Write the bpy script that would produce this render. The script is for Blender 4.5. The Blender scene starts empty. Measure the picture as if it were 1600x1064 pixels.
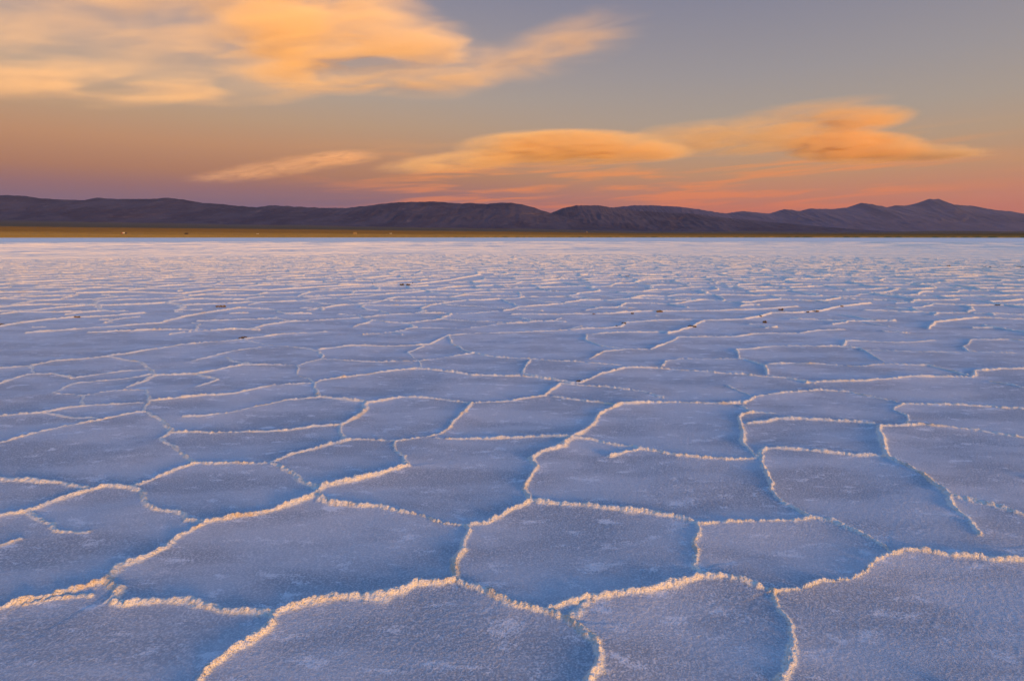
import bpy, bmesh, math, random
import numpy as np
from mathutils import Vector, Matrix, Euler

random.seed(7)
scene = bpy.context.scene
COL = scene.collection
R = math.radians

# ------------------------------------------------------------------ camera
F_PX, CX, CY, CAM_H = 889.0, 800.0, 532.0, 1.40
PITCH = math.atan(162.0 / F_PX)
cp, sp = math.cos(PITCH), math.sin(PITCH)
cam_d = bpy.data.cameras.new("camera")
cam_d.sensor_width = 36.0
cam_d.lens = 36.0 * F_PX / 1600.0
cam_d.clip_start, cam_d.clip_end = 0.05, 400000.0
cam = bpy.data.objects.new("camera", cam_d)
cam.location = (0, 0, CAM_H)
cam.rotation_euler = (math.pi / 2 - PITCH, 0, 0)
COL.objects.link(cam)
scene.camera = cam


def ray(px, py):
    u, v = (px - CX) / F_PX, (CY - py) / F_PX
    return u, cp + v * sp, -sp + v * cp


def ground(px, py):
    x, y, z = ray(px, py)
    t = -CAM_H / z
    return x * t, y * t


def at_depth(px, py, Y):
    x, y, z = ray(px, py)
    t = Y / y
    return x * t, Y, CAM_H + z * t


# ------------------------------------------------------------------ tagging
def tag(o, label=None, cat=None, group=None, kind=None):
    if label: o["label"] = label
    if cat: o["category"] = cat
    if group: o["group"] = group
    if kind: o["kind"] = kind
    return o


def link(name, me, mat=None, parent=None):
    o = bpy.data.objects.new(name, me)
    COL.objects.link(o)
    if mat is not None: me.materials.append(mat)
    if parent is not None: o.parent = parent
    return o


# ------------------------------------------------------------------ numpy noise
def _hash(ix, iy, seed):
    h = (ix.astype(np.int64) * 374761393 + iy.astype(np.int64) * 668265263 + seed * 1442695041) & 0xFFFFFFFF
    h = ((h ^ (h >> 13)) * 1274126177) & 0xFFFFFFFF
    h = ((h ^ (h >> 16)) * 2246822519) & 0xFFFFFFFF
    return ((h ^ (h >> 15)) & 0xFFFFFF).astype(np.float32) / np.float32(0xFFFFFF)


def noise(x, y, seed=0):
    """smooth gradient noise, about -1..1"""
    ix, iy = np.floor(x), np.floor(y)
    fx, fy = (x - ix).astype(np.float32), (y - iy).astype(np.float32)
    u = fx * fx * fx * (fx * (fx * 6 - 15) + 10)
    v = fy * fy * fy * (fy * (fy * 6 - 15) + 10)

    def g(dx, dy):
        a = _hash(ix + dx, iy + dy, seed) * np.float32(2 * math.pi)
        return np.cos(a) * (fx - dx) + np.sin(a) * (fy - dy)
    n0 = g(0, 0) * (1 - u) + g(1, 0) * u
    n1 = g(0, 1) * (1 - u) + g(1, 1) * u
    return (n0 * (1 - v) + n1 * v) * 1.5


def fbm(x, y, seed=0, octs=4, gain=0.5):
    s, a = 0.0, 1.0
    for k in range(octs):
        s = s + a * noise(x * 2.03 ** k + 17.3 * k, y * 2.03 ** k - 9.1 * k, seed + k)
        a *= gain
    return s


def sstep(a, b, x):
    t = np.clip((x - a) / (b - a), 0, 1)
    return t * t * (3 - 2 * t)


# ------------------------------------------------------------------ node helpers
class NT:
    def __init__(self, tree):
        self.t = tree
        self.n = tree.nodes
        self.l = tree.links

    def new(self, typ, **kw):
        nd = self.n.new(typ)
        for k, v in kw.items(): setattr(nd, k, v)
        return nd

    def put(self, sock, v):
        if isinstance(v, bpy.types.NodeSocket): self.l.new(v, sock)
        elif v is not None: sock.default_value = v

    def math(self, op, a, b=None, c=None, clamp=False):
        nd = self.new("ShaderNodeMath", operation=op, use_clamp=clamp)
        self.put(nd.inputs[0], a)
        if b is not None: self.put(nd.inputs[1], b)
        if c is not None: self.put(nd.inputs[2], c)
        return nd.outputs[0]

    def vmath(self, op, a, b=None):
        nd = self.new("ShaderNodeVectorMath", operation=op)
        self.put(nd.inputs[0], a)
        if b is not None: self.put(nd.inputs[1], b)
        return nd.outputs["Value"] if op in ("LENGTH", "DOT_PRODUCT") else nd.outputs[0]

    def mix(self, f, a, b, blend="MIX"):
        nd = self.new("ShaderNodeMix", data_type="RGBA", blend_type=blend)
        self.put(nd.inputs[0], f); self.put(nd.inputs[6], a); self.put(nd.inputs[7], b)
        return nd.outputs[2]

    def mapr(self, v, a, b, c=0.0, d=1.0, smooth=True):
        nd = self.new("ShaderNodeMapRange", interpolation_type="SMOOTHSTEP" if smooth else "LINEAR")
        self.put(nd.inputs[0], v)
        for i, q in enumerate((a, b, c, d)): self.put(nd.inputs[1 + i], q)
        return nd.outputs[0]

    def noise(self, vec, scale, detail=3, rough=0.5, dist=0.0):
        nd = self.new("ShaderNodeTexNoise")
        self.put(nd.inputs["Vector"], vec)
        nd.inputs["Scale"].default_value = scale
        nd.inputs["Detail"].default_value = detail
        nd.inputs["Roughness"].default_value = rough
        nd.inputs["Distortion"].default_value = dist
        return nd.outputs["Fac"]

    def mapping(self, vec, loc=(0, 0, 0), rot=(0, 0, 0), scale=(1, 1, 1), typ="POINT"):
        nd = self.new("ShaderNodeMapping", vector_type=typ)
        self.put(nd.inputs[0], vec)
        nd.inputs["Location"].default_value = loc
        nd.inputs["Rotation"].default_value = rot
        nd.inputs["Scale"].default_value = scale
        return nd.outputs[0]

    def ramp(self, f, stops, interp="LINEAR"):
        nd = self.new("ShaderNodeValToRGB")
        cr = nd.color_ramp
        cr.interpolation = interp
        while len(cr.elements) > 1: cr.elements.remove(cr.elements[0])
        cr.elements[0].position = stops[0][0]; cr.elements[0].color = (*stops[0][1], 1)
        for p, c in stops[1:]:
            e = cr.elements.new(p); e.color = (*c, 1)
        self.put(nd.inputs[0], f)
        return nd.outputs[0]


def lin(r, g, b):
    f = lambda c: c / 255 / 12.92 if c <= 10 else ((c / 255 + 0.055) / 1.055) ** 2.4
    return (f(r), f(g), f(b))


def material(name):
    m = bpy.data.materials.new(name)
    m.use_nodes = True
    m.node_tree.nodes.clear()
    nt = NT(m.node_tree)
    out = nt.new("ShaderNodeOutputMaterial")
    return m, nt, out


def principled(nt, out, color, rough=0.8, spec=0.3, normal=None):
    b = nt.new("ShaderNodeBsdfPrincipled")
    nt.put(b.inputs["Base Color"], color if isinstance(color, bpy.types.NodeSocket) else (*color, 1))
    nt.put(b.inputs["Roughness"], rough)
    nt.put(b.inputs["Specular IOR Level"], spec)
    if normal is not None: nt.put(b.inputs["Normal"], normal)
    nt.l.new(b.outputs[0], out.inputs["Surface"])
    return b


def bump(nt, h, strength, dist, normal=None):
    nd = nt.new("ShaderNodeBump")
    nd.inputs["Strength"].default_value = strength
    nd.inputs["Distance"].default_value = dist
    nt.put(nd.inputs["Height"], h)
    if normal is not None: nt.put(nd.inputs["Normal"], normal)
    return nd.outputs[0]


# ------------------------------------------------------------------ sun direction
SUN_AZ = R(40)            # to the right of straight behind the camera
SUN_EL = R(5.5)
TO_SUN = Vector((math.sin(SUN_AZ) * math.cos(SUN_EL), -math.cos(SUN_AZ) * math.cos(SUN_EL), math.sin(SUN_EL)))
sun_d = bpy.data.lights.new("sun", "SUN")
sun_d.energy = 5.0
sun_d.angle = R(16.0)
sun_d.color = (1.0, 0.51, 0.11)
sun = bpy.data.objects.new("sun", sun_d)
sun.rotation_euler = TO_SUN.to_track_quat("Z", "Y").to_euler()
sun.location = (30, -30, 30)
COL.objects.link(sun)

# ------------------------------------------------------------------ world: twilight sky
world = bpy.data.worlds.new("World")
scene.world = world
world.use_nodes = True
world.node_tree.nodes.clear()
wt = NT(world.node_tree)
wo = wt.new("ShaderNodeOutputWorld")
bg = wt.new("ShaderNodeBackground")
tc = wt.new("ShaderNodeTexCoord").outputs["Generated"]
sx = wt.new("ShaderNodeSeparateXYZ"); wt.l.new(tc, sx.inputs[0])
X, Y, Z = sx.outputs
el = wt.math("MULTIPLY", wt.math("ARCSINE", Z), 180 / math.pi)        # elevation, degrees
az = wt.math("MULTIPLY", wt.math("ARCTAN2", X, Y), 180 / math.pi)     # azimuth from the view axis, right is positive


def elramp(stops, interp="LINEAR"):
    e0, e1 = -10.0, 90.0
    f = wt.mapr(el, e0, e1, 0, 1, smooth=False)
    return wt.ramp(f, [((e - e0) / (e1 - e0), c) for e, c in stops], interp)


zen = [(30, (0.17, 0.22, 0.36)), (48, (0.155, 0.43, 1.0)), (90, (0.13, 0.475, 1.32))]
left = elramp([(-10, lin(90, 80, 100)), (2.0, lin(112, 92, 120)), (3.1, lin(128, 97, 112)), (4.2, lin(148, 105, 104)), (5.5, lin(172, 120, 92)), (7.8, lin(190, 140, 104)),
               (10, lin(186, 152, 122)), (12.5, lin(176, 158, 142)), (16, lin(160, 150, 150)), (20.5, lin(140, 138, 152))] + zen)
right = elramp([(-10, lin(120, 80, 84)), (2.0, lin(190, 108, 90)), (3.6, lin(194, 124, 96)), (5.6, lin(190, 142, 106)), (8, lin(180, 152, 126)),
                (10.5, lin(168, 154, 142)), (14, lin(154, 148, 150)), (20.5, lin(130, 131, 150))] + zen)
sky = wt.mix(wt.mapr(az, -22, 26), left, right)
# faint, long veils of cirrus low over the horizon
veil_v = wt.new("ShaderNodeCombineXYZ")
wt.put(veil_v.inputs[0], wt.math("MULTIPLY", az, 0.085))
wt.put(veil_v.inputs[1], wt.math("ADD", wt.math("MULTIPLY", el, 1.05), wt.math("MULTIPLY", az, -0.045)))
vn = wt.noise(veil_v.outputs[0], 1.0, 4, 0.55, 0.4)
veil = wt.math("MULTIPLY", wt.mapr(vn, 0.44, 0.64), wt.mapr(el, 1.5, 3.5))
veil = wt.math("MULTIPLY", veil, wt.mapr(el, 9.5, 6.0))
veil = wt.math("MULTIPLY", veil, wt.mapr(az, -24, -4))
veil = wt.math("MULTIPLY", veil, wt.mapr(az, 44, 28))
veil_c = elramp([(2, lin(216, 112, 78)), (5, lin(228, 138, 80)), (9, lin(232, 164, 96))])
sky = wt.mix(wt.math("MULTIPLY", veil, 0.9), sky, veil_c)
# the twilight arch round the low sun, behind the photographer
cosd = wt.math("MULTIPLY", wt.math("COSINE", wt.math("MULTIPLY", wt.math("SUBTRACT", az, 180 - math.degrees(SUN_AZ)), math.pi / 180)), 1.0)
arch = wt.math("MULTIPLY", wt.math("POWER", wt.math("MAXIMUM", cosd, 0.0), 3.0), wt.mapr(el, 20, 0))
sky = wt.mix(wt.math("MULTIPLY", arch, 1.0), sky, (1.3, 0.72, 0.26, 1))
wt.l.new(sky, bg.inputs[0])
bg.inputs[1].default_value = 1.0
wt.l.new(bg.outputs[0], wo.inputs[0])

# ------------------------------------------------------------------ salt ridges traced on the ground (photo pixels -> ground plane)
TR = [
 # (strength, points)
 (1.25, [(-60,972),(0,955),(31,945),(86,936),(123,926),(161,914),(174,902),(188,888),(219,878),(260,859),(291,837),(325,820),(376,809),(400,806),(434,797),(468,785),(484,779),(503,762),(537,755),(585,746),(636,731)]),
 (0.8, [(636,731),(629,717),(619,703),(620,692)]),
 (1.1, [(484,780),(520,786),(554,790),(588,792),(622,799),(657,806),(691,818),(722,821)]),
 (1.1, [(722,821),(759,818),(787,804),(800,799),(820,790),(832,782)]),
 (1.1, [(728,821),(734,830),(722,861),(706,885),(710,909)]),
 (1.2, [(710,911),(691,916),(650,917),(622,929),(571,936),(520,939),(479,950),(431,963),(417,984),(400,1000),(363,1022),(328,1052),(300,1085),(270,1120)]),
 (1.1, [(431,963),(400,961),(363,955),(325,946),(291,942),(240,946),(192,946),(171,943),(180,926),(164,914)]),
 (0.7, [(137,936),(89,941),(40,950)]),
 (1.2, [(711,912),(742,922),(776,936),(800,950),(834,958),(868,967),(891,975),(913,994),(933,1011),(940,1032),(935,1052),(920,1075),(890,1110)]),
 (0.9, [(893,975),(906,967),(918,953),(922,945)]),
 (1.25, [(868,962),(896,950),(930,939),(971,931),(1019,924),(1046,916),(1081,907),(1101,904),(1128,905),(1159,912),(1200,923)]),
 (1.3, [(1200,925),(1251,922),(1286,910),(1327,907),(1354,898),(1364,881),(1385,869),(1405,859),(1440,864),(1481,868),(1528,873),(1600,880),(1700,888)]),
 (0.7, [(1203,927),(1205,933),(1220,953),(1232,974),(1238,1001),(1234,1042),(1222,1075)]),
 (1.0, [(832,783),(868,790),(920,793),(971,801),(1012,806),(1057,813),(1087,820)]),
 (1.0, [(1087,820),(1098,823),(1142,821),(1200,818),(1244,816),(1272,811)]),
 (0.9, [(1088,822),(1089,837),(1084,851),(1094,868),(1087,892),(1101,903)]),
 (1.0, [(832,782),(817,770),(820,758),(829,748),(836,731),(832,719),(851,708),(879,700),(893,687),(910,677),(935,655),(945,642),(970,632),(1050,630),(1145,631),(1160,628)]),
 (0.9, [(1272,811),(1241,796),(1214,779),(1202,762),(1193,740),(1187,718),(1195,703)]),
 (0.9, [(1272,811),(1303,816),(1337,832),(1364,847),(1385,862)]),
 (0.9, [(957,715),(975,708),(997,703),(1040,710),(1074,715),(1108,720),(1156,720),(1180,717),(1190,707),(1200,702),(1251,705),(1330,712),(1385,715)]),
 (1.0, [(1376,667),(1377,690),(1385,715),(1405,726),(1440,743),(1474,767),(1491,780)]),
 (0.7, [(1491,780),(1487,792),(1508,806),(1522,820),(1530,839)]),
 (0.9, [(1491,780),(1528,787),(1559,794),(1600,806),(1680,822)]),
 (0.9, [(-60,744),(0,750),(51,755),(116,762),(130,765)]),
 (1.0, [(-40,812),(0,808),(41,803),(82,786),(110,776),(137,769),(164,763),(205,765),(222,770),(222,786),(246,798),(274,803),(291,816),(318,819)]),
 (0.9, [(205,764),(240,751),(274,736),(305,724),(342,724),(400,727),(417,725),(451,714),(496,702),(545,689),(620,692),(665,685),(700,687),(800,685),(885,685)]),
 (0.9, [(305,724),(291,714),(274,702),(258,690),(255,686),(272,675),(250,657),(225,645),(165,657),(100,667),(30,685),(-40,706)]),
 (0.9, [(417,725),(434,733),(468,748),(489,765)]),
 (0.6, [(41,803),(55,816),(79,820),(92,832),(137,835)]),
 (0.6, [(-40,862),(0,852),(27,845)]),
 (0.9, [(272,676),(350,676),(440,674),(500,667),(530,665),(555,655),(570,640),(575,631)]),
 (0.7, [(530,665),(530,675),(543,689)]),
 (1.0, [(665,685),(685,680),(710,660),(740,632),(800,627),(850,620),(880,600),(905,600),(935,587),(975,576),(1030,576),(1100,582),(1150,586),(1225,592),(1275,600)]),
 (0.8, [(492,600),(500,621),(550,627),(578,630),(625,622),(700,627),(738,632)]),
 (0.8, [(500,621),(450,625),(400,635),(360,645),(320,650),(285,652)]),
 (1.0, [(235,628),(300,622),(370,615),(430,602),(492,598),(500,595),(575,585),(650,576),(700,582),(740,588),(800,589),(830,590),(880,597)]),
 (0.8, [(492,600),(485,592),(465,587),(465,572),(505,561)]),
 (0.9, [(225,645),(235,628),(228,612),(175,612),(130,619),(85,615)]),
 (0.9, [(200,606),(228,596),(245,587),(310,585),(380,572),(460,571)]),
 (0.8, [(-40,660),(0,652),(75,645),(110,637),(165,634),(225,631)]),
 (0.6, [(75,645),(115,654),(150,655)]),
 (0.6, [(130,619),(128,635)]),
 (0.7, [(82,615),(115,600),(150,596),(200,592),(240,586)]),
 (0.7, [(310,585),(340,595),(310,605)]),
 (0.9, [(-40,606),(0,600),(45,587),(85,585),(115,592)]),
 (0.8, [(-40,581),(0,576),(50,572),(55,585)]),
 (0.9, [(50,572),(85,565),(165,559),(220,567),(245,586)]),
 (1.0, [(165,559),(225,550),(285,540),(340,535),(380,531),(440,522),(510,519)]),
 (0.8, [(380,531),(425,540),(480,546),(500,550),(505,561)]),
 (0.7, [(115,592),(190,580),(240,578)]),
 (0.7, [(415,542),(365,549),(300,565)]),
 (0.7, [(350,560),(370,567),(395,571)]),
 (0.9, [(505,561),(550,565),(595,567),(655,564),(695,559),(740,552),(780,559),(830,562),(875,566),(970,572)]),
 (0.7, [(655,564),(657,575)]),
 (0.9, [(500,547),(540,542),(610,542),(670,539),(700,525),(750,521),(800,520),(875,517),(912,511)]),
 (0.7, [(700,525),(710,540),(740,552)]),
 (0.7, [(655,564),(637,552),(660,542)]),
 (0.9, [(915,523),(960,520),(1040,519)]),
 (0.9, [(915,523),(915,532),(940,542),(980,547),(1015,547),(1050,535),(1060,527),(1150,527),(1175,522),(1250,522),(1275,517),(1320,516)]),
 (0.8, [(920,562),(945,550),(980,547)]),
 (0.9, [(1035,572),(1040,565),(1065,560),(1160,562),(1195,572),(1200,586)]),
 (0.9, [(1155,562),(1152,547),(1210,541),(1300,542),(1345,545),(1380,565)]),
 (0.9, [(1200,570),(1275,570),(1350,574),(1385,570),(1450,572),(1510,585)]),
 (0.8, [(1317,542),(1320,534),(1400,536),(1460,532)]),
 (0.8, [(1505,542),(1520,532),(1575,531),(1620,536)]),
 (0.7, [(1505,542),(1515,550),(1585,552)]),
 (0.6, [(1345,547),(1425,550),(1500,552)]),
 (0.8, [(827,563),(815,585),(860,592),(900,600)]),
 (0.7, [(865,620),(915,627),(960,632)]),
 (0.8, [(882,602),(940,605),(1000,612),(1035,622)]),
 (0.9, [(1160,630),(1180,620),(1275,610),(1325,614),(1395,627)]),
 (0.7, [(1160,635),(1175,645),(1205,647)]),
 (1.0, [(1180,717),(1165,695),(1160,680),(1155,660),(1160,650),(1172,646)]),
 (0.9, [(1170,663),(1215,655),(1280,656),(1365,662)]),
 (1.0, [(1260,599),(1350,597),(1425,590),(1515,589),(1525,580),(1600,577),(1680,577)]),
 (0.9, [(1395,640),(1407,630),(1490,632),(1600,640),(1690,648)]),
 (0.7, [(1395,640),(1420,650),(1422,662)]),
 (0.9, [(1375,680),(1375,667),(1440,665),(1525,672),(1600,684),(1680,696)]),
 (0.8, [(890,686),(925,688),(985,699),(997,703)]),
 (0.6, [(1140,604),(1170,618)]),
 (0.7, [(1680,608),(1600,606),(1580,601),(1545,596)]),
]
# the longest lines of the middle distance; between them the ridges are grown
MID = [
 (1.2, [(-30,514),(0,512),(30,506),(75,500),(115,497),(165,495),(225,490)]),
 (1.2, [(40,521),(100,516),(165,512),(250,506),(290,495),(320,490),(375,482),(425,484),(445,491),(485,491)]),
 (1.3, [(120,459),(200,457),(285,460),(330,454),(425,454),(500,449),(565,446),(650,445),(700,439),(750,430)]),
 (1.2, [(800,492),(875,492),(950,491),(1015,487),(1100,487),(1175,485),(1245,480)]),
 (1.2, [(890,516),(970,512),(975,505),(1015,503),(1080,500)]),
 (1.2, [(1045,522),(1080,512),(1100,502),(1160,500),(1190,495),(1205,490),(1240,490),(1280,487),(1310,480),(1360,475)]),
 (1.1, [(1450,515),(1460,505),(1525,497),(1600,500),(1640,502)]),
 (1.4, [(1420,422),(1460,419),(1525,417),(1600,419),(1660,421)]),
]

# ------------------------------------------------------------------ the salt crust as one fan-shaped sheet, finest near the camera
APEX_Y = -2.5
NCOL = 1700
TH = np.linspace(-R(53), R(53), NCOL)
rho = [2.85]
while rho[-1] - 2.5 < 46.0:
    D = rho[-1] - 2.5
    rho.append(rho[-1] + min(max(0.0030 * D, 0.0048), 0.027))
N_NEAR = len(rho)
rho_n = np.array(rho)
T, RH = np.meshgrid(TH, rho_n)                # rows x cols
GX = (np.sin(T) * RH).astype(np.float64)
GY = (np.cos(T) * RH + APEX_Y).astype(np.float64)

# photo coordinates of each ground point (only to know which ridges are traced and which are grown)
zc_ = GY * cp + CAM_H * sp
yc_ = GY * sp - CAM_H * cp
with np.errstate(divide="ignore", invalid="ignore"):
    PXI = CX + F_PX * GX / zc_
    PYI = CY - F_PX * yc_ / zc_
wob = noise(GX * 0.6, GY * 0.6, 91)
traced = (zc_ > 0.05) & (PYI > 524 + 4 * wob) & (PXI > -25 + 30 * wob) & (PXI < 1625 + 30 * wob) & (PYI < 1090)
del zc_, yc_, PXI, PYI

# wobble of the ridge lines
wx = 0.045 * noise(GX * 3.1, GY * 3.1, 1) + 0.020 * noise(GX * 9.0, GY * 9.0, 2) + 0.008 * noise(GX * 24, GY * 24, 3)
wy = 0.045 * noise(GX * 3.1, GY * 3.1, 4) + 0.020 * noise(GX * 9.0, GY * 9.0, 5) + 0.008 * noise(GX * 24, GY * 24, 6)
WX, WY = GX + wx * 0.55, GY + wy * 0.55

DIST = np.full(GX.shape, 9.0)
STR = np.ones(GX.shape, np.float32)
REACH = 0.55
for s, pts in TR + MID:
    P = [Vector((*ground(px, py), 0)) for px, py in pts]
    # resample as a smooth curve through the traced points
    Q = []
    for i in range(len(P) - 1):
        p0, p1, p2, p3 = P[max(i - 1, 0)], P[i], P[i + 1], P[min(i + 2, len(P) - 1)]
        n = 1 + int((p2 - p1).length / 0.12)
        for k in range(n):
            t = k / n
            Q.append(0.5 * ((2 * p1) + (p2 - p0) * t + (2 * p0 - 5 * p1 + 4 * p2 - p3) * t * t * 0.6 + (3 * p1 - p0 - 3 * p2 + p3) * t * t * t * 0.6) if 0 else p1.lerp(p2, t))
    Q.append(P[-1])
    for a, b in zip(Q[:-1], Q[1:]):
        ax, ay, bx, by = a.x, a.y, b.x, b.y
        r_ = [math.hypot(ax, ay - APEX_Y), math.hypot(bx, by - APEX_Y)]
        t_ = [math.atan2(ax, ay - APEX_Y), math.atan2(bx, by - APEX_Y)]
        pad = REACH / min(r_)
        i0, i1 = np.searchsorted(rho_n, [min(r_) - REACH, max(r_) + REACH])
        j0, j1 = np.searchsorted(TH, [min(t_) - pad, max(t_) + pad])
        if i1 <= i0 or j1 <= j0: continue
        sl = (slice(i0, i1), slice(j0, j1))
        dx, dy = bx - ax, by - ay
        L2 = dx * dx + dy * dy + 1e-12
        t = np.clip(((WX[sl] - ax) * dx + (WY[sl] - ay) * dy) / L2, 0, 1)
        d = np.hypot(WX[sl] - ax - t * dx, WY[sl] - ay - t * dy)
        near = d < DIST[sl]
        DIST[sl] = np.where(near, d, DIST[sl])
        STR[sl] = np.where(near, s, STR[sl])


def cells(x, y, size, jit, seed):
    """distance to the nearest cell border and a random number per border"""
    gx, gy = x / size, y / size
    ix, iy = np.floor(gx), np.floor(gy)
    best = np.full(x.shape, 1e9); bx = np.zeros(x.shape); by = np.zeros(x.shape); bid = np.zeros(x.shape)
    pts = {}
    for oy in range(-2, 3):
        for ox in range(-2, 3):
            if abs(ox) == 2 and abs(oy) == 2: continue
            cx_, cy_ = ix + ox, iy + oy
            px = cx_ + 0.5 + jit * (_hash(cx_, cy_, seed) - 0.5)
            py = cy_ + 0.5 + jit * (_hash(cx_, cy_, seed + 5) - 0.5)
            d = (px - gx) ** 2 + (py - gy) ** 2
            m = d < best
            best = np.where(m, d, best); bx = np.where(m, px, bx); by = np.where(m, py, by)
            bid = np.where(m, _hash(cx_, cy_, seed + 9), bid)
            pts[ox, oy] = (px, py, _hash(cx_, cy_, seed + 9))
    ed = np.full(x.shape, 1e9); eid = np.zeros(x.shape)
    for px, py, idd in pts.values():
        vx, vy = px - bx, py - by
        ln = np.hypot(vx, vy)
        ok = ln > 1e-6
        ln = np.where(ok, ln, 1)
        d = ((px + bx) / 2 - gx) * vx / ln + ((py + by) / 2 - gy) * vy / ln
        d = np.where(ok, d, 1e9)
        m = d < ed
        ed = np.where(m, d, ed)
        eid = np.where(m, np.abs(np.sin((idd + bid) * 91.7)), eid)
    return ed * size, eid


VD = np.empty(GX.shape); VS = np.empty(GX.shape)
for i in range(0, GX.shape[0], 200):
    sl = slice(i, i + 200)
    w1 = 0.26 * noise(GX[sl] * 0.9, GY[sl] * 0.9, 21)
    w2 = 0.26 * noise(GX[sl] * 0.9, GY[sl] * 0.9, 22)
    d, e = cells((WX[sl] + w1 + 0.7 * wx[sl]) / 1.22, WY[sl] + w2 + 0.7 * wy[sl], 1.05, 0.90, 31)
    d = d * 1.1
    # let a traced ridge swallow the grown ones running right beside it
    d = np.where(DIST[sl] < 0.5, d + 0.30 * np.exp(-(DIST[sl] / 0.35) ** 2) * (DIST[sl] > 0.0), d)
    VD[sl], VS[sl] = d, 0.70 + 0.55 * e
pick = traced | (DIST < VD)
DIST = np.where(pick, DIST, VD)
STR = np.where(pick, STR, VS).astype(np.float32)
del VD, VS, traced

CAMD = np.hypot(GX, GY)
along = 0.5 + 0.5 * noise(GX * 5.5, GY * 5.5, 41)                # height changes along a ridge
VAR = np.clip(0.95 + 0.75 * noise(GX * 1.15, GY * 1.15, 43) + 0.35 * noise(GX * 2.9, GY * 2.9, 44), 0.3, 1.7)
VAR = VAR + (1.0 - VAR) * 0.75 * sstep(6, 14, CAMD)
along = along + (0.5 - along) * 0.6 * sstep(6, 16, CAMD)
W = 0.0085 * VAR * (0.75 + 0.6 * STR) * (0.8 + 0.5 * along) * (1 + 1.2 * sstep(6, 18, CAMD))
near_w = sstep(14, 5, CAMD)
brk = 0.55 + 0.45 * noise(GX * 13, GY * 13, 55)
DIST = np.abs(DIST + (0.0075 * noise(GX * 26, GY * 26, 56) + 0.0060 * noise(GX * 55, GY * 55, 57) + 0.004 * near_w * noise(GX * 105, GY * 105, 58)) * np.exp(-DIST / 0.06))
brk = brk + (0.62 - brk) * 0.8 * sstep(5, 14, CAMD)
W = W * (0.7 + 0.55 * brk)
q = DIST / W
CREST = np.exp(-np.abs(q) ** 2.0)
MASK = np.exp(-(DIST / (W * 1.5)) ** 2)
EFF = sstep(10, 42, CAMD) * np.clip(0.6 + 0.6 * noise(GX * 1.7, GY * 1.7, 87) + 0.3 * noise(GX * 6, GY * 6, 88), 0, 1)
crumb = noise(GX * 31, GY * 31, 51) * 0.7 + noise(GX * 66, GY * 61, 52) * 0.45 * near_w + noise(GX * 120, GY * 120, 53) * 0.3 * near_w
H = 0.0155 * (0.45 + 0.55 * VAR) * STR * (0.6 + 0.8 * along) * CREST * (1 + 0.35 * crumb) * (0.6 + 0.5 * brk) * (1 + 1.55 * sstep(6, 22, CAMD))
H += MASK * 0.006 * crumb
H += 0.011 * STR * np.exp(-DIST / 0.10) * (1 - 0.5 * sstep(7, 20, CAMD))                          # slab edges curl up towards the ridge
H += (0.010 * noise(GX * 0.8, GY * 0.8, 61) + 0.006 * noise(GX * 2.2, GY * 2.2, 62)) * (1 - 0.75 * sstep(6, 18, CAMD))
grain = noise(GX * 45, GY * 45, 71) + 0.8 * noise(GX * 95, GY * 95, 72)
H += 0.003 * noise(GX * 7, GY * 7, 74) * sstep(6, 20, CAMD) + 0.005 * EFF * np.clip(noise(GX * 4.5, GY * 4.5, 89), 0, 1)
CRUST = np.maximum(MASK, 0.42 * EFF)
H += 0.0010 * grain * sstep(9, 3, CAMD) * (0.6 + 0.5 * noise(GX * 1.3, GY * 1.3, 73))
del crumb, grain, q, near_w

# far rows: broken lines of ridges out to ~140 m, then smooth salt to its edge at ~900 m
far_r, far_h = [], []
D = 46.4
k = 0
while D < 210:
    stp = D * D / 797 / 2.6
    for off, hh in ((-0.22, 0.0), (-0.06, 0.75), (0.0, 1.0), (0.09, 0.55), (0.35, 0.0)):
        far_r.append((D + off, stp)); far_h.append((k, hh))
    D += max(stp, 0.8); k += 1
NF = len(far_r)
fr = np.array([a for a, b in far_r])[:, None]; fs = np.array([b for a, b in far_r])[:, None]
fk = np.array([a for a, b in far_h])[:, None].astype(float); fh = np.array([b for a, b in far_h])[:, None]
arc = TH[None, :] * fr
wig = noise(arc * 0.12, fk * 7.3 + 0 * arc, 81) * 0.35 * fs
amp = np.clip(0.95 + 0.7 * noise(arc * 0.06, fk * 0.23 + 0 * arc, 84) + 0.6 * noise(arc * 0.16, fk * 0.9 + 0 * arc, 85) + 0.7 * noise(arc * 0.35, fk * 3.7 + 0 * arc, 82) + 0.35 * noise(arc * 1.7, fk * 5.1 + 0 * arc, 83), 0.0, 1.6)
fade = sstep(215, 135, fr)
FR = fr + wig
FH = fh * 0.085 * amp * fade
FX = np.sin(TH)[None, :] * (FR + 2.5)
FY = np.cos(TH)[None, :] * (FR + 2.5) + APEX_Y
FM = np.clip(fh * 1.2, 0, 1) * sstep(0.25, 0.6, amp) * (fade > 0.05)
tail = np.array([230, 260, 340, 450, 600, 750, 935.0])[:, None]
TX, TY = np.sin(TH)[None, :] * tail, np.cos(TH)[None, :] * tail
X_ = np.vstack([GX, FX, TX]); Y_ = np.vstack([GY, FY, TY])
Z_ = np.vstack([H, FH, 0 * TX]); M_ = np.vstack([MASK, FM, 0 * TX]); K_ = np.vstack([CRUST, np.maximum(FM * np.clip(amp, 0.2, 1), 0.25), 0.36 + 0 * TX])
C_ = np.vstack([along, 0.5 + 0 * FX, 0.5 + 0 * TX])
DD_ = np.vstack([sstep(3.0, 34, CAMD), 1.0 + 0 * FX, 0.5 + 0 * TX])  # how much sunlit warmth is tinted into the salt, growing with distance
del GX, GY, DIST, STR, CREST, MASK, H, CAMD, W, WX, WY, wx, wy, along
nr, nc = X_.shape
VERT = np.stack([X_.ravel(), Y_.ravel(), Z_.ravel()], 1).astype(np.float32)
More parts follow.
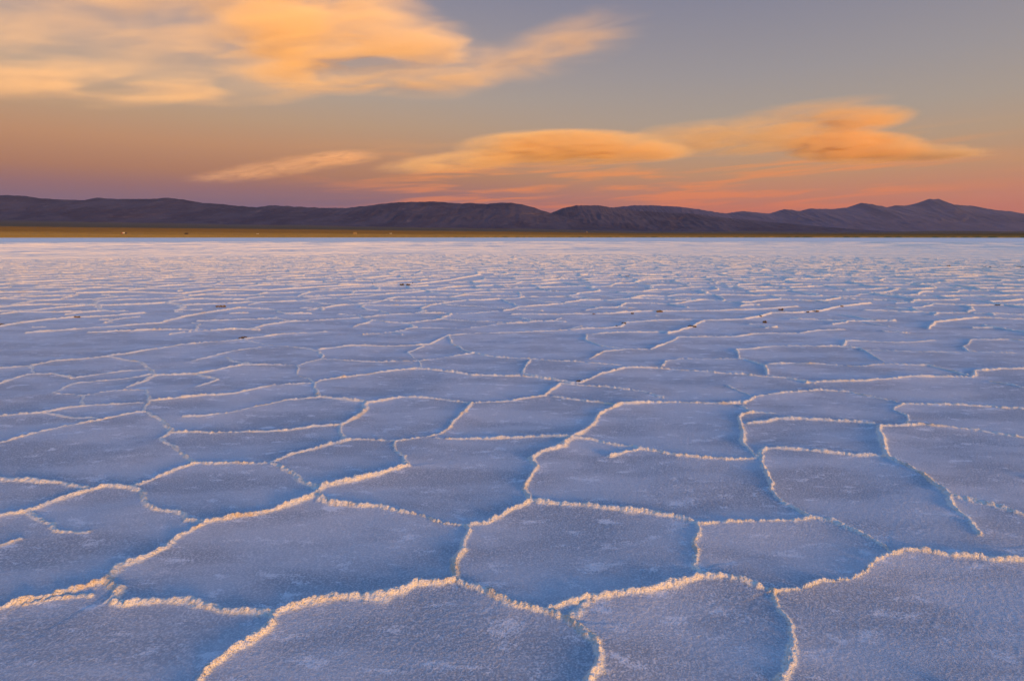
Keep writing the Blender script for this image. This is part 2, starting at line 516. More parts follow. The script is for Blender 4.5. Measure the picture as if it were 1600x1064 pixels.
mask = K_.ravel().astype(np.float32)
ii = (np.arange(nr - 1)[:, None] * nc + np.arange(nc - 1)[None, :]).ravel()
QUAD = np.stack([ii, ii + 1, ii + nc + 1, ii + nc], 1).astype(np.int32)
is_ridge = M_.ravel()[QUAD].mean(1) > 0.42


def sheet(name, quads, mat, extra_v=None, extra_q=None):
    used = np.zeros(len(VERT), bool); used[quads.ravel()] = True
    idx = np.cumsum(used) - 1
    v = VERT[used]; f = idx[quads]
    m = mask[used]; dd = DD_.ravel()[used]
    if extra_v is not None:
        f = np.vstack([f, np.array(extra_q) + len(v)])
        v = np.vstack([v, np.array(extra_v, np.float32)])
        m = np.append(m, np.zeros(len(extra_v))); dd = np.append(dd, np.full(len(extra_v), 0.3))
    me = bpy.data.meshes.new(name)
    me.vertices.add(len(v)); me.vertices.foreach_set("co", v.astype(np.float32).ravel())
    me.loops.add(f.size); me.loops.foreach_set("vertex_index", f.astype(np.int32).ravel())
    me.polygons.add(len(f))
    me.polygons.foreach_set("loop_start", np.arange(0, f.size, 4, dtype=np.int32))
    me.polygons.foreach_set("use_smooth", np.ones(len(f), bool))
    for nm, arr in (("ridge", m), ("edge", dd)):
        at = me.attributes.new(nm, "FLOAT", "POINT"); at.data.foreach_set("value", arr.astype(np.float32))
    me.update(calc_edges=True)
    return link(name, me, mat)


def salt_material(name, ridge):
    m, nt, out = material(name)
    pos = nt.new("ShaderNodeNewGeometry").outputs["Position"]
    flat = nt.vmath("MULTIPLY", pos, (1, 1, 1))
    at = nt.new("ShaderNodeAttribute", attribute_name="ridge").outputs["Fac"]
    blotch = nt.noise(nt.mapping(flat, rot=(0, 0, R(14)), scale=(0.7, 1.8, 1)), 1.5, 4, 0.55)
    crust = nt.noise(nt.mapping(flat, rot=(0, 0, R(10)), scale=(1, 2.0, 1)), 5.5, 5, 0.62, 0.3)
    fine = nt.noise(flat, 120, 3, 0.7)
    grains = nt.noise(flat, 260, 2, 0.6)
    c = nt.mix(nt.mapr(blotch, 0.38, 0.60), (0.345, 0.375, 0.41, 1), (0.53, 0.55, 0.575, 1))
    c = nt.mix(nt.math("MULTIPLY", nt.mapr(fine, 0.45, 0.62), 0.66), c, (0.76, 0.75, 0.74, 1))
    frost = nt.math("MULTIPLY", nt.mapr(nt.math("ADD", crust, nt.math("MULTIPLY", nt.math("SUBTRACT", fine, 0.5), 0.35)), 0.56, 0.68), 0.75)
    c = nt.mix(frost, c, (0.84, 0.84, 0.84, 1))
    # ridge salt: creamy, with tan stains of windblown dust
    stain = nt.noise(flat, 3.1, 4, 0.6)
    speck = nt.noise(flat, 34, 3, 0.65)
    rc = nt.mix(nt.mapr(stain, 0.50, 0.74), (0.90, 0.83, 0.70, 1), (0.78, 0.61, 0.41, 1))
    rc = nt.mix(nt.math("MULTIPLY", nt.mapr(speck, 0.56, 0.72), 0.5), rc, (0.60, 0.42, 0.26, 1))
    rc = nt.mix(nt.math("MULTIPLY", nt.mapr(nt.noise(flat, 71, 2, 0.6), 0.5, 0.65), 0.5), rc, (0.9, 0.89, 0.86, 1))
    far_sun_tint = nt.new("ShaderNodeAttribute", attribute_name="edge").outputs["Fac"]  # far salt's sunlit warmth, painted into its colour as a tan tint
    rc = nt.mix(nt.math("MULTIPLY", far_sun_tint, 0.85), rc, (0.88, 0.74, 0.54, 1))
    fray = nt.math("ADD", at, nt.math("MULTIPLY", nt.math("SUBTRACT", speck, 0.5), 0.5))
    c = nt.mix(nt.math("MULTIPLY", far_sun_tint, 0.85), c, (0.82, 0.68, 0.52, 1))
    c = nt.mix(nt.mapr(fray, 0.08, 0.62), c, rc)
    h = nt.math("ADD", nt.math("MULTIPLY", grains, 0.5), fine)
    nrm = bump(nt, h, 1.0, 0.012)
    vo = nt.new("ShaderNodeTexVoronoi", feature="F1"); vo.inputs["Scale"].default_value = 105
    nt.put(vo.inputs["Vector"], nt.vmath("ADD", flat, nt.vmath("MULTIPLY", nt.new("ShaderNodeTexNoise").outputs["Color"], (0.02, 0.02, 0.02))))
    lump = nt.math("MULTIPLY", nt.math("SUBTRACT", 0.6, vo.outputs["Distance"]), nt.mapr(at, 0.05, 0.4))
    nrm = bump(nt, lump, 0.6, 0.006, nrm)
    principled(nt, out, c, rough=0.65, spec=0.25, normal=nrm)
    return m


M_flat = salt_material("salt", False)
# the same crust carried on round the sides and behind the camera, out to the far shore
ang = [R(53), R(80), R(110), R(145), R(180), R(215), R(250), R(280), R(307)]
ev, eq = [], []
for a in ang:
    c0, s0 = math.cos(a), math.sin(a)
    ev.append((s0 * 2.84, c0 * 2.84 + APEX_Y, -0.012)); ev.append((s0 * 60, c0 * 60 + APEX_Y, -0.012)); ev.append((s0 * 935, c0 * 935, -0.012))
for i in range(len(ang) - 1):
    for j in range(2):
        a = 3 * i + j
        eq.append((a, a + 3, a + 4, a + 1))
b0 = len(ev)
for a in np.linspace(-math.pi, math.pi, 17)[:-1]: ev.append((math.sin(a) * 2.9, math.cos(a) * 2.9 + APEX_Y, -0.016))
for i in range(0, 14, 2):
    eq.append((b0 if i == 0 else b0, b0 + i + 1, b0 + i + 2, b0 + i + 3 if i + 3 < 16 else b0 + 15)) if i + 3 < 16 else None
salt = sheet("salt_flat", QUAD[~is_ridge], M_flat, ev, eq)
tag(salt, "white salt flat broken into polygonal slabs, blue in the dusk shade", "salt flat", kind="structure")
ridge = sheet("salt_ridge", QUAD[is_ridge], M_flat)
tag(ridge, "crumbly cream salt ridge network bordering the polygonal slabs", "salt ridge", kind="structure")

# ------------------------------------------------------------------ the scrub plain beyond the salt
def grid_mesh(name, XX, YY, ZZ, mat):
    r, c = XX.shape
    v = np.stack([XX.ravel(), YY.ravel(), ZZ.ravel()], 1).astype(np.float32)
    i = (np.arange(r - 1)[:, None] * c + np.arange(c - 1)[None, :]).ravel()
    f = np.stack([i, i + 1, i + c + 1, i + c], 1).astype(np.int32)
    me = bpy.data.meshes.new(name)
    me.vertices.add(len(v)); me.vertices.foreach_set("co", v.ravel())
    me.loops.add(f.size); me.loops.foreach_set("vertex_index", f.ravel())
    me.polygons.add(len(f)); me.polygons.foreach_set("loop_start", np.arange(0, f.size, 4, dtype=np.int32))
    me.polygons.foreach_set("use_smooth", np.ones(len(f), bool))
    me.update(calc_edges=True)
    return link(name, me, mat)


def plain_height(x, y):
    d = np.hypot(x, y)
    azd = np.degrees(np.arctan2(x, y))
    slope = np.interp(azd, [-55, -40, -20, 0, 12, 30, 55], [0.0215, 0.0205, 0.0185, 0.0135, 0.0085, 0.0062, 0.0062])
    z = slope * np.clip(d - 1150, 0, None) * 1.14 + 0.0035 * np.clip(d - 905, 0, 245)
    return z - 0.25


m_plain, nt, out = material("dry_grass")
pos = nt.new("ShaderNodeNewGeometry").outputs["Position"]
dist = nt.vmath("LENGTH", pos)
n1 = nt.noise(nt.mapping(pos, scale=(0.0011, 0.0042, 0.0)), 1.0, 4, 0.6)
n2 = nt.noise(nt.mapping(pos, scale=(0.02, 0.03, 0.0)), 1.0, 3, 0.6)
dn = nt.math("ADD", dist, nt.math("MULTIPLY", nt.math("SUBTRACT", n1, 0.5), 1200))
c = nt.ramp(nt.mapr(dn, 800, 7000, 0, 1, smooth=False),
            [(0.0, (0.27, 0.19, 0.058)), (0.08, (0.21, 0.145, 0.045)), (0.16, (0.13, 0.084, 0.026)), (0.4, (0.10, 0.062, 0.032)), (0.75, (0.105, 0.066, 0.045)), (1.0, (0.075, 0.052, 0.045))])
c = nt.mix(nt.math("MULTIPLY", nt.mapr(n2, 0.45, 0.7), 0.4), c, (0.06, 0.045, 0.02, 1))
principled(nt, out, c, 0.95, 0.1, bump(nt, nt.noise(pos, 1.5, 3, 0.6), 0.6, 0.3))
th = np.linspace(-R(60), R(60), 900)
dl = [(896, 0), (903, 0)]
D = 905.0
while D < 2600:                                     # tussock rows: a steep front, a long back
    dl += [(D, 0), (D + 0.5, 1)]
    D += 9.0 + 0.006 * (D - 905)
dl += [(d, 0) for d in np.geomspace(2620, 9500, 80)]
dd = np.array([d for d, _ in dl]); hi = np.array([h for _, h in dl], float)[:, None]
TT, DD = np.meshgrid(th, dd)
shore = 9 * noise(TT * 22, 0 * DD, 5) + 3 * noise(TT * 95, 0 * DD, 6)
DD2 = DD + shore * sstep(1400, 930, DD)
arc = TT * DD
PX_, PY_ = np.sin(TT) * DD2, np.cos(TT) * DD2
tuft = np.clip(0.55 + 0.28 * noise(arc * 0.09, DD * 0.11, 8) + 0.35 * noise(arc * 0.3, DD * 0.17, 9), 0, 2)
PZ_ = plain_height(PX_, PY_) + 0.27 + hi * tuft * 0.75
PZ_ += sstep(2500, 6000, DD) * (14 * noise(PX_ * 0.0011, PY_ * 0.0011, 11) + 5 * noise(PX_ * 0.004, PY_ * 0.004, 12))
PZ_ = np.where(DD < 900, -0.3, PZ_)
plain = grid_mesh("grass_plain", PX_, PY_, PZ_, m_plain)
plain.data.polygons.foreach_set("use_smooth", np.zeros(len(plain.data.polygons), bool))
tag(plain, "ochre strip of dry grass plain between salt and hills", "plain", kind="structure")

# ------------------------------------------------------------------ mountains
def mountain_material(name, c0, c1, c2, sc):
    m, nt, out = material(name)
    pos = nt.new("ShaderNodeNewGeometry").outputs["Position"]
    a = nt.noise(nt.mapping(pos, scale=(1, 0.5, 2.2)), sc, 5, 0.6, 0.5)
    b = nt.noise(nt.mapping(pos, scale=(1, 1, 3)), sc * 4, 4, 0.65)
    c = nt.mix(nt.mapr(a, 0.38, 0.62), (*c0, 1), (*c1, 1))
    c = nt.mix(nt.math("MULTIPLY", nt.mapr(b, 0.55, 0.75), 0.6), c, (*c2, 1))
    principled(nt, out, c, 0.95, 0.05, bump(nt, nt.noise(pos, 0.012, 5, 0.65), 0.8, 18))
    return m


def mountain(name, prof, Y0, depth, mat, seed, gully, label):
    pxs = np.array([p[0] for p in prof], float); pys = np.array([p[1] for p in prof], float)
    n = 1000
    px = np.linspace(pxs[0], pxs[-1], n)
    py = np.interp(px, pxs, pys)
    kern = np.hanning(5); kern /= kern.sum()
    py = np.convolve(np.pad(py, 3, mode="edge"), kern, "valid")
    cr = np.array([at_depth(a, b, Y0) for a, b in zip(px, py)])
    cx_, cz = cr[:, 0], cr[:, 2]
    rows = 200
    v = np.linspace(-1, 1, rows)[:, None]                 # -1 near foot, 0 crest, 1 far foot
    XX = np.repeat(cx_[None, :], rows, 0)
    cz = cz + 0.0007 * Y0 * noise(cx_ / gully * 9.0, 0 * cx_, seed + 9) + 0.0004 * Y0 * noise(cx_ / gully * 25.0, 0 * cx_, seed + 10)
    spur = noise(XX / gully + 0.8 * noise(XX / gully * 0.6, v * 2 + 0 * XX, seed + 1), v * 0.9 + 0 * XX, seed)
    VV = v + 0 * XX
    spur2 = 1 - 2 * np.abs(noise(XX / gully * 2.3 + VV * 0.6, VV * 2.0, seed + 2))
    spur3 = 1 - 2 * np.abs(noise(XX / gully * 5.5 - VV * 0.8, VV * 4.2, seed + 3))
    spur4 = noise(XX / gully * 13, VV * 11, seed + 4)
    prof_v = np.where(v < 0, (1 - np.abs(v)) ** 1.35, (1 - np.abs(v)) ** 1.1)
    body = np.abs(v) * (1 - np.abs(v)) * 4
    foot = plain_height(XX, np.full_like(XX, Y0) + v * depth)
    foot = np.minimum(foot, cz[None, :] * 0.8)
    ZZ = foot + (cz[None, :] - foot) * np.clip(prof_v + body * (0.09 * spur + 0.075 * spur2 + 0.030 * spur3 + 0.010 * spur4), 0, 1)
    ZZ -= np.where(np.abs(v) > 0.97, 60, 0)
    YY = Y0 + v * depth + body * depth * (0.16 * spur + 0.05 * spur2)
    XX = XX * (YY / Y0) ** 0.0
    o = grid_mesh(name, XX, YY, ZZ, mat)
    return tag(o, label, "mountains", kind="structure")


m1 = mountain_material("dusk_slopes", (0.040, 0.030, 0.048), (0.068, 0.052, 0.070), (0.14, 0.11, 0.115), 0.0022)  # purple of the dusk light mixed into the rock colour
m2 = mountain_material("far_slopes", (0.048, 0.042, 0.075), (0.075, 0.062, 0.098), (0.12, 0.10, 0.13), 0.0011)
P1 = [(-420,318),(-260,312),(-120,302),(0,305),(35,306),(60,310),(95,312),(130,313),(150,309),(175,311),(235,311),(262,309),(290,313),(315,317),(345,319),(370,322),(400,324),(425,321),(460,323),(500,325),(540,325),(570,322),(600,318),(625,316),(680,315),(700,317),(720,318),(735,317),(755,319),(775,317),(800,317),(825,322),(855,332),(900,343),(960,352),(1040,360)]
P2 = [(760,356),(820,345),(860,333),(880,325),(900,321),(935,321),(960,325),(990,329),(1020,331),(1050,333),(1080,334),(1110,338),(1150,342),(1200,347),(1250,351),(1300,356),(1350,362)]
P3 = [(880,340),(940,328),(960,324),(990,321),(1020,321),(1060,323),(1090,327),(1115,331),(1140,335),(1180,341),(1240,350)]
P4 = [(1060,356),(1100,345),(1130,334),(1160,330),(1180,332),(1200,334),(1225,327),(1250,330),(1262,326),(1300,327),(1315,325),(1330,324),(1345,317),(1360,319),(1385,324),(1400,321),(1425,322),(1440,316),(1447,313),(1452,310.5),(1458,311.8),(1465,310.6),(1472,314),(1490,320),(1520,322),(1550,328),(1575,330),(1600,335),(1660,342),(1760,348),(1900,355),(2050,360)]
mountain("hills", P1, 9000, 1900, m1, 3, 900, "long dark purple hills along the left of the horizon")
mountain("hills_middle", P2, 9600, 1800, m1, 13, 700, "dark rounded hills right of the saddle, sloping down rightwards")
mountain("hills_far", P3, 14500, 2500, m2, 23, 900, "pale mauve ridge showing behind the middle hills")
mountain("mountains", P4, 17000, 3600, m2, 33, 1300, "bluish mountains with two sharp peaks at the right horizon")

# ------------------------------------------------------------------ clouds: real volumes far beyond the mountains
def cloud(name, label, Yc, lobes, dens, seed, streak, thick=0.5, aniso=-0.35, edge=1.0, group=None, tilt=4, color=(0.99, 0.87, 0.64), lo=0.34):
    """lobes: (px, py, half-width px, half-height px, tilt deg, weight)"""
    cx0 = sum(l[0] for l in lobes) / len(lobes); cy0 = sum(l[1] for l in lobes) / len(lobes)
    org = Vector(at_depth(cx0, cy0, Yc))
    bm = bmesh.new()
    defs = []
    for px, py, rx, rz, tl, w, *ep in lobes:
        c = Vector(at_depth(px, py, Yc)) - org
        sxm = (Vector(at_depth(px + rx, py, Yc)) - Vector(at_depth(px - rx, py, Yc))).length / 2
        szm = (Vector(at_depth(px, py + rz, Yc)) - Vector(at_depth(px, py - rz, Yc))).length / 2
        dm = max(sxm * thick, szm)
        rot = Euler((0, -R(tl), 0))
        defs.append((c, (sxm, dm, szm), rot, w, ep[0] if ep else edge))
        mat = Matrix.Translation(c) @ rot.to_matrix().to_4x4() @ Matrix.Diagonal((sxm, dm, szm, 1))
        bmesh.ops.create_icosphere(bm, subdivisions=4, radius=1.0, matrix=mat)
    me0 = bpy.data.meshes.new("hull"); bm.to_mesh(me0); bm.free()
    tmp = bpy.data.objects.new("hull", me0); COL.objects.link(tmp)
    ext = max(max(v.co[k] for v in me0.vertices) - min(v.co[k] for v in me0.vertices) for k in range(3))
    md = tmp.modifiers.new("r", "REMESH"); md.mode = "VOXEL"; md.voxel_size = ext / 150
    dg = bpy.context.evaluated_depsgraph_get()
    me = bpy.data.meshes.new_from_object(tmp.evaluated_get(dg))
    bpy.data.objects.remove(tmp); bpy.data.meshes.remove(me0)
    me.name = name
    m, nt, out = material(name)
    me.materials.clear()
    o = link(name, me, m)
    o.location = org
    tag(o, label, "cloud", group)
    # density: soft lens-shaped lobes, torn by streaks drawn out along the wind
    p = nt.new("ShaderNodeTexCoord").outputs["Object"]
    total = None
    for c, s, rot, w, ep in defs:
        q = nt.mapping(p, loc=c, rot=rot, scale=s, typ="TEXTURE")
        r2 = nt.vmath("DOT_PRODUCT", q, q)
        f = nt.math("POWER", nt.math("SUBTRACT", 1.0, r2, clamp=True), ep)
        f = nt.math("MULTIPLY", f, w)
        total = f if total is None else nt.math("ADD", total, f)
    u = streak * Yc / F_PX
    q = nt.mapping(p, loc=(0, 0, 0), rot=(0, -R(tilt), 0), scale=(u * 6.0, u * 3.0, u), typ="TEXTURE")
    q = nt.vmath("ADD", q, (seed * 3.7, seed * 1.3, seed * 2.1))
    n = nt.noise(q, 1.0, 3.0, 0.5, 0.6)
    d = nt.math("MULTIPLY", total, nt.mapr(n, lo, 0.68, 0.03, 1.7))
    d = nt.math("MULTIPLY", d, dens)
    v = nt.new("ShaderNodeVolumePrincipled")
    v.inputs["Color"].default_value = (*color, 1)  # part of the sunset glow is put into the scattering colour
    v.inputs["Anisotropy"].default_value = aniso
    nt.l.new(d, v.inputs["Density"])
    nt.l.new(v.outputs[0], out.inputs["Volume"])
    m.cycles.volume_sampling = "MULTIPLE_IMPORTANCE"
    return o


CD = 1.0e-4
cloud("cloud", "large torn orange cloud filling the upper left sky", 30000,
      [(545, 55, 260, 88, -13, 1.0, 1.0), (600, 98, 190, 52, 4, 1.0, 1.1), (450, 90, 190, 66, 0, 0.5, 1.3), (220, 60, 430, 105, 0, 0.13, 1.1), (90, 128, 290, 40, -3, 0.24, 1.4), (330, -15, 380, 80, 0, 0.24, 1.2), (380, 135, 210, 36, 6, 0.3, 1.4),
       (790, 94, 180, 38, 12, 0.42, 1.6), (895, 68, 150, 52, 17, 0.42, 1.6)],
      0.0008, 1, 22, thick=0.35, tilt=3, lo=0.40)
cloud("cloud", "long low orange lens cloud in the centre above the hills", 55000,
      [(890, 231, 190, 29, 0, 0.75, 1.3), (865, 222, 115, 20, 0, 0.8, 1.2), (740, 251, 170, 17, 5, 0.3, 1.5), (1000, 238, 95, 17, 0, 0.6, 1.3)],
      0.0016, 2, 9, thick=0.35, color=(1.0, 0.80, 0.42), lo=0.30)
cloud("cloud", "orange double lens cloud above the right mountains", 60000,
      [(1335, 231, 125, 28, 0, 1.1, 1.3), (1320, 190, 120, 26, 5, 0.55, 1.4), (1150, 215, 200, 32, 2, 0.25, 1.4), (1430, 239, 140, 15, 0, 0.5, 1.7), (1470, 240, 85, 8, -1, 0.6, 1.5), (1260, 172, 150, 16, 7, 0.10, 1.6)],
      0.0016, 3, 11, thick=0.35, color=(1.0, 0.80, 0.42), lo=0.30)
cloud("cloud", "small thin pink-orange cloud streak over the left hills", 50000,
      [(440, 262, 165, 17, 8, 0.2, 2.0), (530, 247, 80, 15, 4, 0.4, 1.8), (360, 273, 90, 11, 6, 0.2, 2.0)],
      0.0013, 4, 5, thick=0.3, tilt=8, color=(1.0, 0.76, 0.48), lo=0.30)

# ------------------------------------------------------------------ clods of dark mud caught on the ridges
def clod_material(name, c0, c1):
    m, nt, out = material(name)
    pos = nt.new("ShaderNodeNewGeometry").outputs["Position"]
    n = nt.noise(pos, 40, 4, 0.6)
    principled(nt, out, nt.mix(nt.mapr(n, 0.35, 0.65), (*c0, 1), (*c1, 1)), 0.95, 0.1, bump(nt, n, 0.8, 0.01))
    return m


M_mud = clod_material("dark_mud", (0.06, 0.042, 0.027), (0.15, 0.105, 0.06))
M_tan = clod_material("tan_mud", (0.11, 0.075, 0.035), (0.24, 0.16, 0.08))


def clod(px, py, wpx, hpx, mat, label, group=None):
    rnd = random.Random(int(px * 31 + py * 7))
    x, y = ground(px, py)
    depth = y * cp + CAM_H * sp
    w, h = 0.85 * wpx * depth / F_PX, 0.6 * hpx * depth / F_PX
    h = min(h, 0.10)
    bm = bmesh.new()
    n = max(2, min(6, round(wpx / max(hpx, 1) * 1.2)))
    for k in range(n):
        u = (k + 0.5) / n - 0.5
        r = h * rnd.uniform(0.45, 0.8)
        c = Vector((u * w * 0.95, rnd.uniform(-0.5, 0.5) * h, r * 0.35))
        g = bmesh.ops.create_icosphere(bm, subdivisions=3, radius=1.0, matrix=Matrix.Translation(c) @ Euler((rnd.random(), rnd.random(), rnd.random())).to_matrix().to_4x4()
                                       @ Matrix.Diagonal((max(r, w / n * 0.62), r * 0.9, r * 0.85, 1)))
        ph = rnd.uniform(0, 9)
        for v in g["verts"]:
            d = v.co - c
            f = 1 + 0.22 * math.sin(d.x / r * 4 + ph) * math.sin(d.y / r * 5 + ph * 2) + 0.18 * math.sin(d.z / r * 7 + ph * 3 + d.x / r * 3)
            v.co = c + d * f
    me = bpy.data.meshes.new("mud_clod"); bm.to_mesh(me); bm.free()
    md = link("mud_clod", me, mat)
    md.location = (x, y, 0.010)
    tag(md, label, "mud clod", group)


CL = "mud clods caught on the salt ridges"
for a in [
    (380, 530, 14, 6, M_mud, "dark mud clod on the salt ridge left of the centre, alone in the middle distance"),
    (345, 480, 18, 4, M_tan, "flat brown clod on a distant ridge behind the lone dark clod on the left"),
    (118, 497, 20, 4, M_tan, "flat tan clod on a ridge near the left edge of the salt flat"),
    (2, 509, 8, 5, M_tan, "tan clod cut by the left edge of the photo"),
    (583, 445, 10, 3, M_mud, "leftmost flat clod of the far row in the centre"),
    (612, 445, 16, 3, M_mud, "widest dark clod in the middle of the far row in the centre"),
    (628, 446, 7, 4, M_mud, "dark clod third from the left in the far row in the centre"),
    (638, 446, 7, 4, M_mud, "dark clod second from the right in the far row in the centre"),
    (647, 444, 7, 3, M_mud, "rightmost dark clod of the far row in the centre"),
    (904, 598, 9, 5, M_mud, "nearest dark clod, in the ridge junction at the centre of the flat"),
    (1081, 512, 15, 5, M_mud, "wide black clod lying in the shade in front of a ridge right of the centre"),
    (975, 507, 7, 5, M_mud, "dark upright clod at a ridge corner just right of the centre"),
    (963, 511, 4, 3, M_mud, "tiny dark clod left of the upright clod right of the centre"),
    (1031, 488, 12, 4, M_tan, "tan clod on a raised ridge knob right of the centre"),
    (928, 492, 6, 3, M_tan, "small tan clod on the ridge left of the tan ridge knob"),
    (988, 491, 5, 3, M_mud, "small dark clod on the ridge between two tan clods"),
    (1188, 496, 7, 5, M_mud, "round dark clod on top of the right ridge, left of the tan line of clods"),
    (1195, 505, 6, 5, M_mud, "dark clod on the slab just below the round clod of the right ridge"),
    (1220, 485, 9, 4, M_mud, "dark clod on the slab behind the right ridge"),
    (1262, 489, 6, 4, M_mud, "small black clod at the left end of the red-brown line on the right ridge"),
    (1274, 488, 15, 4, M_tan, "long red-brown clod on the right ridge"),
    (1312, 480, 14, 3, M_tan, "flat tan clod at the right end of the right ridge"),
    (1560, 478, 11, 3, M_mud, "flat dark clod in the shade near the right edge"),
    (1594, 418, 16, 3, M_mud, "long black clod at the far right edge"),
    (1482, 416, 8, 2, M_tan, "thin brown clod at the left end of the far right line"),
    (1508, 417, 8, 2, M_tan, "thin brown clod second from the left in the far right line"),
    (1543, 418, 16, 2, M_mud, "thin dark clod in the middle of the far right line"),
    (1568, 418, 12, 2, M_tan, "thin brown clod next to the long black clod at the far right"),
    (980, 433, 9, 3, M_tan, "lone brown clod far out on the salt in the centre right"),
]:
    clod(*a, group=CL)

# ------------------------------------------------------------------ tiny vehicles and huts on the grass strip
def plain_mat(name, c, rough=0.5):
    m, nt, out = material(name)
    pos = nt.new("ShaderNodeTexCoord").outputs["Object"]
    n = nt.noise(pos, 2.0, 3, 0.6)
    principled(nt, out, nt.mix(nt.mapr(n, 0.3, 0.7), (*[v * 0.85 for v in c], 1), (*c, 1)), rough, 0.4)
    return m


V_white = plain_mat("white_paint", (0.50, 0.48, 0.46)); V_red = plain_mat("red_paint", (0.55, 0.10, 0.05)); V_dark = plain_mat("dark_paint", (0.035, 0.025, 0.04))
V_tyre = plain_mat("rubber", (0.02, 0.02, 0.02), 0.9); V_glass = plain_mat("window_glass", (0.03, 0.035, 0.045), 0.1); V_adobe = plain_mat("adobe", (0.24, 0.17, 0.10), 0.9); V_tin = plain_mat("tin_roof", (0.22, 0.20, 0.19), 0.5)


def profile_body(name, pts, width, mat, parent, bev=0.08):
    """side outline (x, z) extruded across the vehicle"""
    bm = bmesh.new()
    a = [bm.verts.new((x, -width / 2, z)) for x, z in pts]
    b = [bm.verts.new((x, width / 2, z)) for x, z in pts]
    bm.faces.new(a); bm.faces.new(b[::-1])
    for i in range(len(pts)):
        k = (i + 1) % len(pts)
        bm.faces.new((a[i], b[i], b[k], a[k]))
    bmesh.ops.recalc_face_normals(bm, faces=bm.faces)
    if bev: bmesh.ops.bevel(bm, geom=bm.edges[:], offset=bev, segments=2, affect="EDGES")
    me = bpy.data.meshes.new(name); bm.to_mesh(me); bm.free()
    return link(name, me, mat, parent)


def wheel(x, y, r, parent):
    bm = bmesh.new()
    bmesh.ops.create_cone(bm, cap_ends=True, segments=20, radius1=r, radius2=r, depth=0.28, matrix=Matrix.Translation((x, y, r)) @ Euler((math.pi / 2, 0, 0)).to_matrix().to_4x4())
    bmesh.ops.bevel(bm, geom=[e for e in bm.edges if e.is_manifold and e.calc_face_angle(0) > 1], offset=0.05, segments=2, affect="EDGES")
    me = bpy.data.meshes.new("wheel"); bm.to_mesh(me); bm.free()
    link("wheel", me, V_tyre, parent)


def on_plain(px, d):
    x, y, z = ray(px, 368)
    k = d / math.hypot(x, y)
    X0, Y0 = x * k, y * k
    return X0, Y0, float(plain_height(np.array([X0]), np.array([Y0]))[0]) + 0.35


def root(name, px, d, rz, label, cat, group=None):
    o = bpy.data.objects.new(name, None); COL.objects.link(o)
    o.location = on_plain(px, d); o.rotation_euler = (0, 0, rz)
    return tag(o, label, cat, group)


def truck(px, d, rz, label):
    t = root("truck", px, d, rz, label, "truck")
    profile_body("cab", [(-4.4, 0.6), (-4.4, 1.7), (-4.0, 2.9), (-2.6, 2.9), (-2.6, 0.6)], 2.3, V_red, t)
    profile_body("window", [(-4.15, 1.8), (-3.85, 2.6), (-2.9, 2.6), (-2.9, 1.8)], 2.34, V_glass, t, 0)
    profile_body("cargo_box", [(-2.4, 0.9), (-2.4, 3.5), (1.8, 3.5), (1.8, 0.9)], 2.4, V_white, t)
    profile_body("tailboard", [(1.85, 0.7), (1.85, 3.3), (4.2, 2.7), (4.2, 0.7)], 2.36, V_dark, t)
    for x in (-3.5, 1.0, 2.6):
        for y in (-1.05, 1.05): wheel(x, y, 0.5, t)


def car(name, px, d, rz, body, label, k=1.0):
    t = root(name, px, d, rz, label, "car" if name == "car" else "van")
    t.scale = (k, k, k)
    if name == "car":
        profile_body("body", [(-2.3, 0.35), (-2.35, 0.85), (-1.2, 1.0), (-0.6, 1.6), (1.5, 1.62), (2.2, 1.05), (2.3, 0.4)], 1.8, body, t)
        profile_body("window", [(-0.95, 1.05), (-0.55, 1.48), (1.4, 1.5), (1.85, 1.1)], 1.83, V_glass, t, 0)
    else:
        profile_body("body", [(-2.9, 0.4), (-2.95, 1.2), (-2.2, 2.2), (2.8, 2.25), (2.9, 0.4)], 2.0, body, t)
        profile_body("window", [(-2.5, 1.3), (-2.1, 2.0), (1.6, 2.0), (1.6, 1.3)], 2.03, V_glass, t, 0)
    for x in (-1.5, 1.5):
        for y in (-0.85, 0.85): wheel(x, y, 0.36, t)


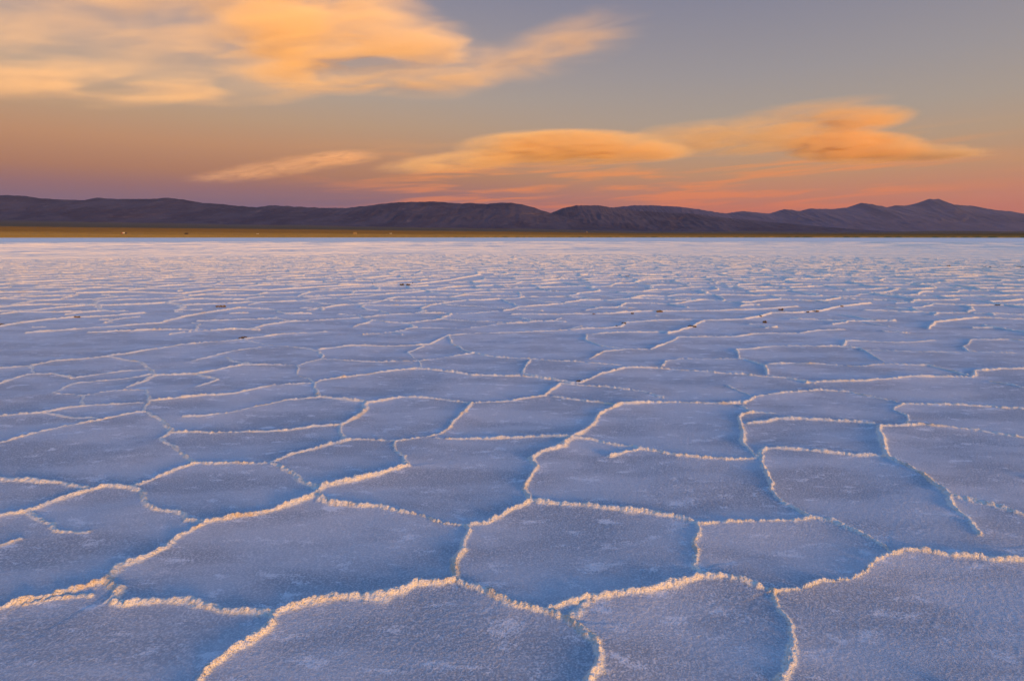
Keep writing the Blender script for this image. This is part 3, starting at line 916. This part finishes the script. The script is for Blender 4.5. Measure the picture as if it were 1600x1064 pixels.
def hut(px, d, rz, w, h, label, wall):
    t = root("hut", px, d, rz, label, "hut")
    profile_body("wall", [(-w / 2, -0.6), (-w / 2, h), (w / 2, h), (w / 2, -0.6)], w * 0.7, wall, t, 0.03)
    profile_body("roof", [(-w * 0.56, h - 0.05), (0, h + w * 0.22), (w * 0.56, h - 0.05), (w * 0.56, h - 0.25), (0, h + w * 0.18), (-w * 0.56, h - 0.25)], w * 0.82, V_tin, t, 0)
    profile_body("door", [(-0.5, 0), (-0.5, 2.0), (0.5, 2.0), (0.5, 0)], w * 0.7 + 0.08, V_dark, t, 0)


truck(194.5, 1400, R(12), "tiny red and white truck on the grass strip at the far left")
car("van", 291.5, 1390, R(-8), V_dark, "tiny dark van on the grass strip right of the red and white truck", 1.25)
car("car", 402.5, 1420, R(10), V_white, "tiny pale car on the grass strip left of the tan hut", 1.1)
hut(555, 1420, R(15), 8.0, 5.0, "small tan hut on the grass strip below the long dark hills", V_adobe)
car("van", 610.5, 1560, R(5), V_white, "tiny white van on the grass strip right of the tan hut", 1.0)
hut(917, 2900, R(10), 7.0, 3.6, "distant pale hut on the brown plain below the middle hills", V_adobe)

# ------------------------------------------------------------------ the air over the plain
bm = bmesh.new()
bmesh.ops.create_cube(bm, size=1.0)
for v in bm.verts:
    v.co = Vector((v.co.x * 60000, (v.co.y + 0.5) * 21800 - 800, (v.co.z + 0.5) * 1500 - 62.0))
me = bpy.data.meshes.new("haze"); bm.to_mesh(me); bm.free()
m_haze, nt, out = material("haze")
pv = nt.new("ShaderNodeVolumePrincipled")
pv.inputs["Color"].default_value = (0.80, 0.82, 0.95, 1)
pv.inputs["Density"].default_value = 0.8e-5
pv.inputs["Anisotropy"].default_value = 0.2
nt.l.new(pv.outputs[0], out.inputs["Volume"])
tag(link("haze", me, m_haze), "thin dusk haze over the salt flat and hills", "haze", kind="stuff")

# ------------------------------------------------------------------ render settings
scene.view_settings.view_transform = "Standard"
scene.view_settings.look = "None"
scene.view_settings.exposure = 0.0
scene.view_settings.gamma = 1.0
cy = scene.cycles
cy.use_denoising = True
cy.max_bounces = 10
cy.diffuse_bounces = 3
cy.volume_bounces = 8
cy.volume_step_rate = 0.35
cy.volume_max_steps = 256
